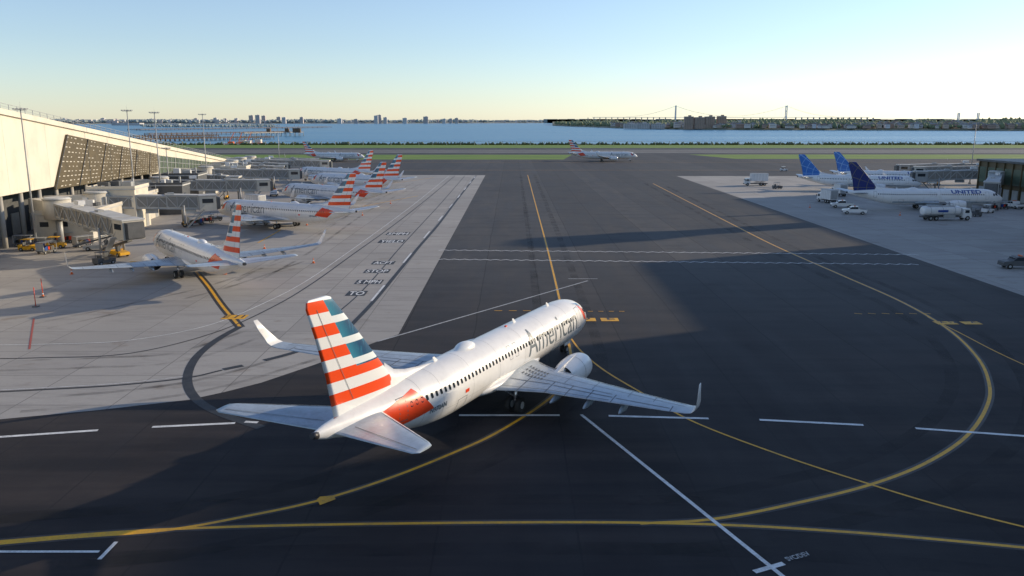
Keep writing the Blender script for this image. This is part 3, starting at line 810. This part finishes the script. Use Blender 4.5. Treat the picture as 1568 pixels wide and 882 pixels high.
# unseen beyond the right edge: head house, plus block and tower added for shade
T3=empty('terminal_head_house')
b=MB()
b.box((150,78,21),(64,58,42),CREAM); b.box((150,117.6,18.8),(64,20,37.6),CREAM); b.box((150,148.5,15),(64,41,30),CREAM)  # blocks stepped in height to shade the foreground and keep the jet lit
b.box((150,148.5,30.4),(65,42,.6),ROOFW); b.box((150,117.4,38.0),(65,19.5,.6),ROOFW); b.box((150,78,42.4),(65,59,.6),ROOFW)
for i in range(28):
    y=51+i*4.2; b.box((117.9,y,17),(.3,3.2,16),GGLASS); b.box((117.9,y,4),(.3,3,5),GREYM)
for i in range(6): b.box((135+random.uniform(0,30),132+i*6,31.6),(5,4,2.0),GREYM)
b.obj('building',T3,.05)
T4=empty('unseen_shade_block'); b=MB()  # unseen block added and sized to shade the right apron
for k in range(12): b.box((215,205,3.4*k+1.1),(50,170,2.2),CONC2)
for k in range(11):
    for i in range(18):
        for xx in (192,238): b.box((xx,122+i*9.8,3.4*k+2.79),(1,1,1.19),CONC2)
b.box((215,205,20),(44,164,39),DGREY)
b.obj('decks',T4)
T5=empty('unseen_shade_tower',(152,213,0)); b=MB()  # unseen tower added so its shadow streaks the taxi lane
b.grid([[(r*math.cos(a),r*math.sin(a),z) for a in [2*math.pi*k/16 for k in range(16)]] for z,r in ((0,4.5),(36,3.6),(39,5.5),(40,6),(41,6))],CONC2,True,False,False,True)
b.grid([[(r*math.cos(a),r*math.sin(a),z) for a in [2*math.pi*k/16 for k in range(16)]] for z,r in ((41.01,5.4),(45,6.2))],GLASS,True,False)
b.tube((0,0,45),(0,0,46),6.6,6.2,CONC2,16); b.tube((0,0,46),(0,0,51),.3,.1,GREYM)
b.obj('shaft_and_cab',T5)

# ---------------------------------------------------------------- light masts
def mast(x,y,h,n=4):
    e=empty('light_mast',(x,y,0)); b=MB()
    b.tube((0,0,0),(0,0,.6),.5,.45,CONC2,12); b.tube((0,0,.6),(0,0,h),.20,.09,GREYM,10)
    b.beam((-1.1,0,h-.2),(1.1,0,h-.2),.08,GREYM); b.beam((0,-.9,h-.2),(0,.9,h-.2),.08,GREYM)
    for i in range(n):
        xx=-1.0+2.0*i/(n-1); b.box((xx,-.25,h+.0),(.3,.3,.22),GREYM); b.box((xx,.25,h+.0),(.3,.3,.22),GREYM)
    b.tube((0,0,h),(0,0,h+1.2),.02,.01,GREYM,6)
    b.obj('pole_and_lamps',e)
for x,y,h_ in ((-83.6,141,24),(-85.5,184,24.3),(-85.5,198,24),(-95,254,24),(163,290,21.5),(-100,352,20),(178,250,17),(-91,216,15)): mast(x,y,h_)

# ---------------------------------------------------------------- vehicles
ZV=.012
def place(name,px,py,ang,xy=None):
    x,y=xy or G(px,py); return empty(name,(x,y,ZV),math.radians(ang))
def cabpoly(x0,x1,z0,z1,sl=.5): return [(x0,z0),(x1,z0),(x1,z0+(z1-z0)*.45),(x1-sl,z1),(x0,z1)]
def box_truck(px,py,ang,L=7.5,hh=2.6,lift=0.,name='box_truck',cm=VWHITE,bm_=VWHITE,xy=None):
    e=place(name,px,py,ang,xy); b=MB()
    b.prism(cabpoly(L/2-1.9,L/2,.55,2.5),-1.05,1.05,cm)
    b.box((L/2-.24,0,1.95),(.12,1.8,.75),GLASS)
    for s in (-1,1): b.box((L/2-1.05,s*1.06,1.85),(.9,.04,.6),GLASS); b.box((L/2-.2,s*1.3,1.8),(.1,.25,.4),DGREY)
    b.box((-.95,0,.7),(L-2,1.0,.3),DGREY)
    b.box((-1.0,0,1.0+hh/2+lift),(L-2.2,2.4,hh),bm_); b.box((-1.0,0,1.03+hh+lift),(L-2.1,2.5,.08),GREYM)
    b.box((-L/2+.1-.02,0,1.0+hh/2+lift),(.06,2.0,hh*.85),GREYM)
    for k in range(5): b.box((-L/2+.9+k*(L-3)/5,-1.215,1.0+hh/2+lift),(.06,.03,hh*.95),GREYM); b.box((-L/2+.9+k*(L-3)/5,1.215,1.0+hh/2+lift),(.06,.03,hh*.95),GREYM)
    if lift>.3:
        b.beam((-3,-.8,.9),(1,-.8,1.0+lift),.15,DGREY); b.beam((-3,.8,1.0+lift),(1,.8,.9),.15,DGREY); b.box((L/2-1,0,1.1+lift+.1),(2,2.3,.12),GREYM)
    for x in (L/2-1.1,-L/2+1.2,-L/2+2.3):
        for s in (-1,1): b.wheel((x,s*.98,.48),.48,.3)
    b.box((L/2+.05,0,.6),(.15,2.1,.3),DGREY)
    b.obj('body',e,.04)
def fuel_truck(px,py,ang,xy=None):
    e=place('fuel_truck',px,py,ang,xy); b=MB()
    b.prism(cabpoly(3.6,5.6,.6,2.7),-1.15,1.15,VWHITE); b.box((5.36,0,2.1),(.12,1.9,.8),GLASS)
    for s in (-1,1): b.box((4.5,s*1.16,2.0),(1.0,.04,.65),GLASS)
    b.box((-1,0,.85),(9.4,1.1,.35),DGREY)
    rows=[]
    for x,r in ((-5.6,.2),(-5.55,.75),(-5.35,.98),(-5,1.05),(2.7,1.05),(3.05,.98),(3.22,.75),(3.27,.2)):
        rows.append([(x,1.12*r*math.cos(a),2.15+r*math.sin(a)) for a in [2*math.pi*k/20 for k in range(20)]])
    b.grid(rows,VWHITE,True,True,True,True)
    for x in (-4,-1.2,1.6): b.grid([[(x+d,1.14*1.06*math.cos(a),2.15+1.06*math.sin(a)) for a in [2*math.pi*k/20 for k in range(21)]] for d in (0,.1)],GREYM)
    b.box((-1.2,0,3.25),(6.5,.9,.1),GREYM)
    for s in (-1,1):
        b.beam((-4.4,s*.5,3.7),(2,s*.5,3.7),.05,GREYM)
        for k in range(5): b.beam((-4.4+k*1.6,s*.5,3.2),(-4.4+k*1.6,s*.5,3.7),.05,GREYM)
        b.box((.4,s*1.05,.95),(2.6,.5,.9),GREYM); b.box((-1.2,s*1.2,2.15),(2.4,.03,.5),TITLEB)
        for x in (4.7,-2.6,-3.9): b.wheel((x,s*1.0,.52),.52,.34)
    b.obj('body',e,.03)
def pickup(px,py,ang,mat=VWHITE,xy=None,name='pickup_truck'):
    e=place(name,px,py,ang,xy); b=MB()
    b.prism([(-2.7,.5),(2.7,.5),(2.75,.95),(2.6,1.15),(1.4,1.25),(.8,1.85),(-.7,1.9),(-.95,1.25),(-2.7,1.2)],-.95,.95,mat)
    b.prism([(1.36,1.27),(.82,1.78),(-.62,1.82),(-.8,1.3)],-.965,.965,GLASS)
    b.box((1.13,0,1.54),(.1,1.6,.42),GLASS)
    b.box((-1.85,0,1.22),(1.5,1.6,.06),DGREY); b.box((.0,0,1.98),(.25,1.1,.14),ORANGE)
    for x in (1.75,-1.75):
        for s in (-1,1): b.wheel((x,s*.86,.4),.4,.26)
    b.box((2.76,0,.6),(.12,1.8,.22),DGREY); b.box((-2.74,0,.6),(.12,1.8,.22),DGREY)
    b.obj('body',e,.05)
def tug(px,py,ang,mat=VWHITE,xy=None):
    e=place('baggage_tractor',px,py,ang,xy); b=MB()
    b.prism([(-1.5,.3),(1.5,.3),(1.55,.9),(.5,1.05),(.2,.75),(-.8,.75),(-.9,1.1),(-1.5,1.1)],-.75,.75,mat)
    b.box((-.5,0,.95),(.5,1.1,.15),DGREY); b.box((-.75,0,1.25),(.12,1.1,.5),DGREY)
    b.tube((.35,.3,1.0),(.1,.3,1.3),.03,.03,DGREY); b.box((-.2,0,2.0),(1.7,1.4,.07),mat)
    for x in (-.95,.5):
        for s in (-1,1): b.beam((x,s*.65,1.0),(x,s*.65,2.0),.05,DGREY)
    for x in (1.0,-1.0):
        for s in (-1,1): b.wheel((x,s*.7,.32),.32,.2)
    b.obj('body',e,.03)
def cart(xy,ang,load=True):
    e=empty('baggage_cart',(xy[0],xy[1],ZV),math.radians(ang)); b=MB()
    b.box((0,0,.55),(3.2,1.5,.12),DGREY); b.box((0,0,1.95),(3.2,1.55,.07),GREYM)
    for x in (-1.5,1.5):
        for s in (-1,1): b.beam((x,s*.7,.6),(x,s*.7,1.93),.06,GREYM)
    b.box((-1.55,0,1.2),(.05,1.5,1.3),GREYM); b.beam((1.6,0,.5),(2.4,0,.4),.06,DGREY)
    if load:
        for k in range(6): b.box((-1.1+.42*k,random.uniform(-.2,.2),.61+.3),(.36,.7,.5+.1*(k%3)),random.choice((DGREY,TITLEB,REDP,TYRE,BROWN)))
    for x in (1.1,-1.1):
        for s in (-1,1): b.wheel((x,s*.6,.28),.28,.14)
    b.obj('body',e)
def belt(xy,ang,col=None):
    col=col or YEL
    e=empty('belt_loader',(xy[0],xy[1],ZV),math.radians(ang)); b=MB()
    b.prism([(-2.4,.35),(2.4,.35),(2.4,.8),(1.0,1.0),(-2.4,.8)],-.85,.85,col)
    b.beam((-4.0,0,.85),(4.2,0,2.9),.9,DGREY,.28)
    for s in (-1,1): b.beam((-3.6,s*.5,1.25),(4.1,s*.5,3.2),.06,col)
    b.box((1.4,-.6,1.4),(.7,.5,.8),DGREY)
    b.beam((0,0,.8),(1.6,0,2.1),.16,GREYM)
    for x in (1.6,-1.6):
        for s in (-1,1): b.wheel((x,s*.8,.36),.36,.22)
    b.obj('body',e,.02)
def cone(x,y):
    e=empty('traffic_cone',(x,y,ZV)); b=MB(); b.box((0,0,.03),(.42,.42,.06),ORANGE)
    for z0,z1,m in ((.06,.35,ORANGE),(.35,.52,VWHITE),(.52,.85,ORANGE)):
        b.tube((0,0,z0),(0,0,z1),.17-.15*z0/.9,.17-.15*z1/.9,m,12)
    b.obj('cone',e)
fuel_truck(1446,337,4)
box_truck(1266,310,100,7,2.6,.0); pickup(1289,318,170); pickup(1308,328,165); box_truck(1284,300,95,6)
box_truck(1157,284,175,8,2.5,.6,'catering_truck'); tug(1190,289,10,DGREY); tug(1200,262,0)
pickup(1560,411,175,DGREY); tug(1512,326,30); tug(1492,331,100,DGREY); pickup(1552,319,95); box_truck(1563,300,5,6.5)
for p,a in ((G(1520,322),20),(G(1535,320),15),(G(1478,322),90)): cart(p,a)
belt(G(180,392),-35,YEL); belt(G(152,383),15,GREYM)
for p,a in ((G(60,381),5),(G(38,377),5),(G(72,388),80),(G(300,345),40),(G(316,342),40),(G(100,372),10),(G(128,378),60)): cart(p,a)
tug(86,380,10,YEL); tug(45,384,0,YEL); tug(330,338,20,DGREY)
box_truck(12,352,85,7); pickup(420,300,100); box_truck(452,300,120,6.5); tug(455,330,40)
for p,a in ((G(520,303),20),(G(508,300),20)): cart(p,a)
belt(G(395,345),200,GREYM); pickup(375,260,5,DGREY)
box_truck(388,322,150,7,2.4,.5,'catering_truck')
tug(160,405,60,DGREY)
for px,py in ((480,403),(110,420),(66,455),(405,381),(370,345),(555,330),(598,312),(470,345),(345,420),(1378,330),(1240,318)): cone(*G(px,py))
for px,py in ((55,470),(66,455)):
    x,y=G(px,py); b=MB(); b.tube((0,0,0.1),(0,0,2.4),.05,.05,REDP,8); b.box((0,0,.06),(.6,.6,.12),DGREY); o=b.obj('marker_post'); o.location=(x,y,ZV)
b=MB(); x,y=G(228,407); b.beam((x-2.4,y,.4),(x+2.4,y+.8,.4),.16,YEL); b.box((x-2.4,y,.4),(.8,.7,.5),YEL); b.wheel((x,y+.4,.32),.3,.15); b.obj('tow_bar')

# ---------------------------------------------------------------- distance
def _ico():
    bm=bmesh.new(); bmesh.ops.create_icosphere(bm,subdivisions=1,radius=1)
    v=[x.co.copy() for x in bm.verts]; f=[tuple(q.index for q in g.verts) for g in bm.faces]; bm.free(); return v,f
IV,IF=_ico()
def blob(b,c,r,h,mat):
    i=len(b.v); k=b.mi(mat)
    b.v+=[(c[0]+v.x*r*random.uniform(.65,1.3),c[1]+v.y*r*random.uniform(.7,1.2),c[2]+v.z*h*random.uniform(.6,1.35)) for v in IV]
    for f in IF: b.f.append(tuple(i+q for q in f)); b.m.append(k); b.sm.append(False)
def shore(name,px,offs,hts,mat):
    rows=[]
    for o,hgt in zip(offs,hts):
        r=[]
        for x,y in px:
            X,Y=G(x,y,-2); d=math.hypot(X,Y); r.append((X*(d+o)/d,Y*(d+o)/d,hgt*(1+.25*math.sin(x*.013+o*.01)) if o>0 else -2.6))
        rows.append(r)
    b=MB(); b.grid(rows,mat); b.obj(name)
rs=[(846,192.5),(880,194),(925,195.5),(960,197),(1050,198.5),(1150,199.3),(1250,199.6),(1350,199.8),(1450,200),(1568,200.5),(1900,201)]
LAND=leaf('wooded_land',(.16,.17,.11),(.28,.26,.18))
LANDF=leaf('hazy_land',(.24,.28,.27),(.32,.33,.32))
shore('wooded_shore_hill',rs,[0,15,120,400,900,2600],[-2,2,4,10,14,14],LAND)
def interp(px,x):
    for a,c in zip(px,px[1:]):
        if a[0]<=x<=c[0]: return a[1]+(c[1]-a[1])*(x-a[0])/(c[0]-a[0])
def inst(px,x,o):
    X,Y=G(x,interp(px,x),-2); d=math.hypot(X,Y); return X*(d+o)/d,Y*(d+o)/d
b=MB()
for i in range(3600):
    x=random.uniform(850,1880); o=random.choice((random.uniform(20,200),random.uniform(200,900)))
    if x<925: o=random.uniform(10,500)
    X,Y=inst(rs,x,o); g=4+min(12,o*.016); r=random.uniform(3.5,8)
    hmul=1.0+.35*math.sin(x*.05)+.3*math.sin(x*.017)
    if o<110 and x>930 and random.random()<.6: continue
    blob(b,(X,Y,g+r*.7),r,r*hmul,TREEM)
b.obj('distant_treeline')
b=MB()
WALLS=[M('house_wall_a',(.62,.58,.52),.8,0,.05,.1),M('house_wall_b',(.50,.40,.32),.8,0,.05,.1),M('house_wall_c',(.62,.62,.63),.8,0,.05,.1),BRICKD]
ROOFS=[M('house_roof_a',(.24,.19,.17),.9),M('house_roof_b',(.3,.29,.29),.9)]
for i in range(560):
    x=random.uniform(935,1880); o=random.choice((random.uniform(10,90),random.uniform(12,420))); X,Y=inst(rs,x,o); g=3+min(12,o*.016)
    w,d,hh=random.uniform(8,22),random.uniform(8,12),random.uniform(5,11); wm=random.choice(WALLS); rm=random.choice(ROOFS)
    b.box((X,Y,g+hh/2),(w,d,hh),wm)
    b.prism([(X-w/2-.5,g+hh+.02),(X+w/2+.5,g+hh+.02),(X,g+hh+3.5)],Y-d/2-.3,Y+d/2+.3,rm)
    for k in range(int(w/3)): b.box((X-w/2+1.5+3*k,Y-d/2-.05,g+hh*.6),(1.3,.1,1.4),GLASS)
b.obj('waterfront_houses')
def tower(x,py,o_base,w,top,mat,name='apartment_block',Y=None,cap=DPALE):
    X,Yy=G(x,py,0) if Y is None else ((x-784)/F*(Y*CP),Y)
    e=empty(name,(X,Yy,0)); b=MB()
    b.box((0,0,top/2),(w,w*.6,top),mat); b.box((0,0,top+.5),(w+.6,w*.6+.6,1),cap); b.box((w*.1,0,top+2.5),(w*.3,w*.3,4),mat)
    nf=int(top/(3.3 if Y is None else 6.5)); nc=max(3,int(w/4.5))
    for f in range(nf):
        for c in range(nc): b.box((-w/2+(c+.5)*w/nc,-w*.3-.05,(f+.55)*top/nf),(w/nc*.45,.2,top/nf*.4),GGLASS)
    b.obj('body',e)
for x,w,t in ((1054,24,33),(1070,28,31),(1086,26,33),(1104,24,34)): tower(x,197.5,0,w,t,BRICKD)
for x,w,t in ((966,40,16),(985,34,18),(1006,40,17),(1040,30,22),(1130,30,23)): tower(x,197,0,w,t-4,DPALE)
ls=[(-300,191),(0,190.5),(200,190),(400,189.6),(600,189.3),(760,188.8),(848,188.4)]
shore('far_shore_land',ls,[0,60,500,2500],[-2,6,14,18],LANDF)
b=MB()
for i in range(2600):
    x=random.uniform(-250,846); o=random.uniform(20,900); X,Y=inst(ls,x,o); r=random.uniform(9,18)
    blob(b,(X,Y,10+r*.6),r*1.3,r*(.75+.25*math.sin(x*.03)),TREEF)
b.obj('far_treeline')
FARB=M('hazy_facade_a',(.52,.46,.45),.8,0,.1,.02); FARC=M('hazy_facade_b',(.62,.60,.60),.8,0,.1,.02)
random.seed(11)
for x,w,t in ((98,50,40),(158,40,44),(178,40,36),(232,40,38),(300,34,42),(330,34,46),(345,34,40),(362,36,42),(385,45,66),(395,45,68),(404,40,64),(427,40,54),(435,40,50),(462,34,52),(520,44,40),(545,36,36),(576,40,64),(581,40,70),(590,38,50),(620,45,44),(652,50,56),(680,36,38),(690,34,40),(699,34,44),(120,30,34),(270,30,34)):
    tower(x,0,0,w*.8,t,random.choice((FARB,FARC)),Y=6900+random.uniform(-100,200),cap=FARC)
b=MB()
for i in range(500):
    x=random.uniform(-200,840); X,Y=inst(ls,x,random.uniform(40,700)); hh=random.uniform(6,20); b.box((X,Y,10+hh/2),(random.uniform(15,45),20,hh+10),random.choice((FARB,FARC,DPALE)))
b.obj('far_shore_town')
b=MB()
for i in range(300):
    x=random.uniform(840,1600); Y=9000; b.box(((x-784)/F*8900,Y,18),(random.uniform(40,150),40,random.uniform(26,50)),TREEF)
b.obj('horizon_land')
SB=empty('suspension_bridge'); b=MB(); Yb=5000.; k=Yb*CP/F
x1,x2=(1034-784)*k,(1203-784)*k
STEEL=M('bridge_steel',(.60,.64,.66),.6,0,.1,.02)  # steel colour paled, distance haze included
for xx in (x1,x2):
    for d in (-13,13): b.box((xx,Yb+d,57),(5,5,112),STEEL,0,.75)
    for z in (46,80,106): b.box((xx,Yb,z),(4,22,5),STEEL)
    b.box((xx,Yb,2),(22,40,10),CONC2)
b.box(((x1+x2)/2,Yb,43),(x2-x1+1000,24,2.2),STEEL)
for d in (-13,13):
    prev=None
    for i in range(41):
        t=i/40; xx=x1+(x2-x1)*t; z=50+60*(2*t-1)**2
        if prev: b.beam(prev,(xx,Yb+d,z),.7,STEEL)
        prev=(xx,Yb+d,z)
        if i%2==0 and 0<i<40: b.beam((xx,Yb+d,45),(xx,Yb+d,z),.2,STEEL)
    for xa,sg in ((x1,-1),(x2,1)):
        prev=(xa,Yb+d,110)
        for i in range(1,13):
            t=i/12; p=(xa+sg*300*t,Yb+d,110-64*t-14*math.sin(math.pi*t))
            b.beam(prev,p,.7,STEEL); prev=p
for i in range(14):
    for sg,xa in ((-1,x1),(1,x2)):
        b.box((xa+sg*(60+i*36),Yb,20),(4,14,43),CONC2)
b.obj('towers_cables_deck',SB)
b=MB(); Yc=8000.; kc=Yc*CP/F
for px in (1467,1497):
    for d in (-13,13): b.box(((px-784)*kc,Yc+d,48),(8,7,100),STEEL)
b.box(((1482-784)*kc,Yc,40),(1800,24,3),STEEL); b.obj('cable_bridge')
def pier(a,c,w,z=1.2,posts=30,mat=PIERM):
    p0=Vector((*G(*a,-2),z)); p1=Vector((*G(*c,-2),z)); b=MB(); b.beam(p0,p1,w,mat,1.0)
    d=(p1-p0).normalized(); n=Vector((-d.y,d.x,0))
    for i in range(posts+1):
        p=p0.lerp(p1,i/posts)
        for s in (-1,1):
            q=p+n*s*w*.48; b.tube((q.x,q.y,-3),(q.x,q.y,z+1.6),.5,.5,mat,6)
    b.beam(p0+Vector((0,0,1.6)),p1+Vector((0,0,1.6)),.3,PIERM); return b
for a,c,w in (((212,217),(415,213),14),((225,208),(440,204),12),((205,200),(500,195.5),40),((205,212),(330,210),20)):
    b=pier(a,c,w,.9); b.obj('timber_pier')
b=pier((372,210),(462,208),8,4,12,CONC2)
for px in (412,440,452,458):
    x,y=G(px,208.5,-2); b.box((x,y,7),(6,6,7),PIERM); b.beam((x,y,4),(x,y,16),.5,GREYM)
b.obj('approach_light_pier')
for px,py,w in ((362,223,26),(388,221.5,22),(350,226,18)):
    x,y=G(px,py,-2); e=empty('work_barge',(x,max(y,796),-2)); b=MB(); b.box((0,0,.8),(w,9,2.4),ORANGE); b.box((w*.25,0,3.6),(6,5,3.4),CREAM); b.box((-w*.2,0,3),(5,5,2.2),ORANGE)
    b.beam((-w*.3,0,2),(-w*.05,0,13),.5,ORANGE); b.beam((-w*.1,0,3.6),(w*.3,0,9),.3,YEL); b.obj('hull',e)
b=MB(); x,y=G(196,192,0); b.box((x,y,6),(140,50,12),DPALE); b.box((x+180,y+20,4),(150,40,8),FARC); b.obj('waterfront_warehouse')
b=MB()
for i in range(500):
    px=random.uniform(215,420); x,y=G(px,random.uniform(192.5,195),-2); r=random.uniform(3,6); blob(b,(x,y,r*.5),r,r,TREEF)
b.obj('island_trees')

# ---------------------------------------------------------------- light
EL=math.radians(16); AZ=math.radians(66)
d=Vector((math.sin(AZ)*math.cos(EL),math.cos(AZ)*math.cos(EL),math.sin(EL)))
sl=bpy.data.lights.new('sun','SUN'); sl.energy=5.0; sl.angle=math.radians(.6); sl.color=(1,.82,.58)
so=bpy.data.objects.new('sun',sl); C.objects.link(so); so.rotation_euler=d.to_track_quat('Z','Y').to_euler(); so.location=(100,60,80)
w=bpy.data.worlds.new('World'); scene.world=w; w.use_nodes=True; nt=w.node_tree
bg=nt.nodes['Background']; sk=nt.nodes.new('ShaderNodeTexSky'); sk.sky_type='NISHITA'; sk.sun_disc=False
sk.sun_elevation=EL; sk.sun_rotation=AZ; sk.air_density=1.0; sk.dust_density=.15; sk.ozone_density=2.0; sk.altitude=0
hs=nt.nodes.new('ShaderNodeHueSaturation'); hs.inputs['Saturation'].default_value=.82; hs.inputs['Value'].default_value=1.0
nt.links.new(sk.outputs[0],hs.inputs['Color'])
tint=mixc(nt,1.0,hs.outputs[0],(1.0,1.09,1.27),'MULTIPLY')
nt.links.new(tint,bg.inputs[0]); bg.inputs[1].default_value=.145
# ---------------------------------------------------------------- camera
cam=bpy.data.cameras.new('camera'); co=bpy.data.objects.new('camera',cam); C.objects.link(co)
co.location=(0,0,H); co.rotation_euler=(math.pi/2-PITCH,0,0)
cam.sensor_width=36; cam.lens=36*F/1568; cam.clip_start=.5; cam.clip_end=40000
scene.camera=co
scene.view_settings.view_transform='Standard'; scene.view_settings.look='None'; scene.view_settings.exposure=0
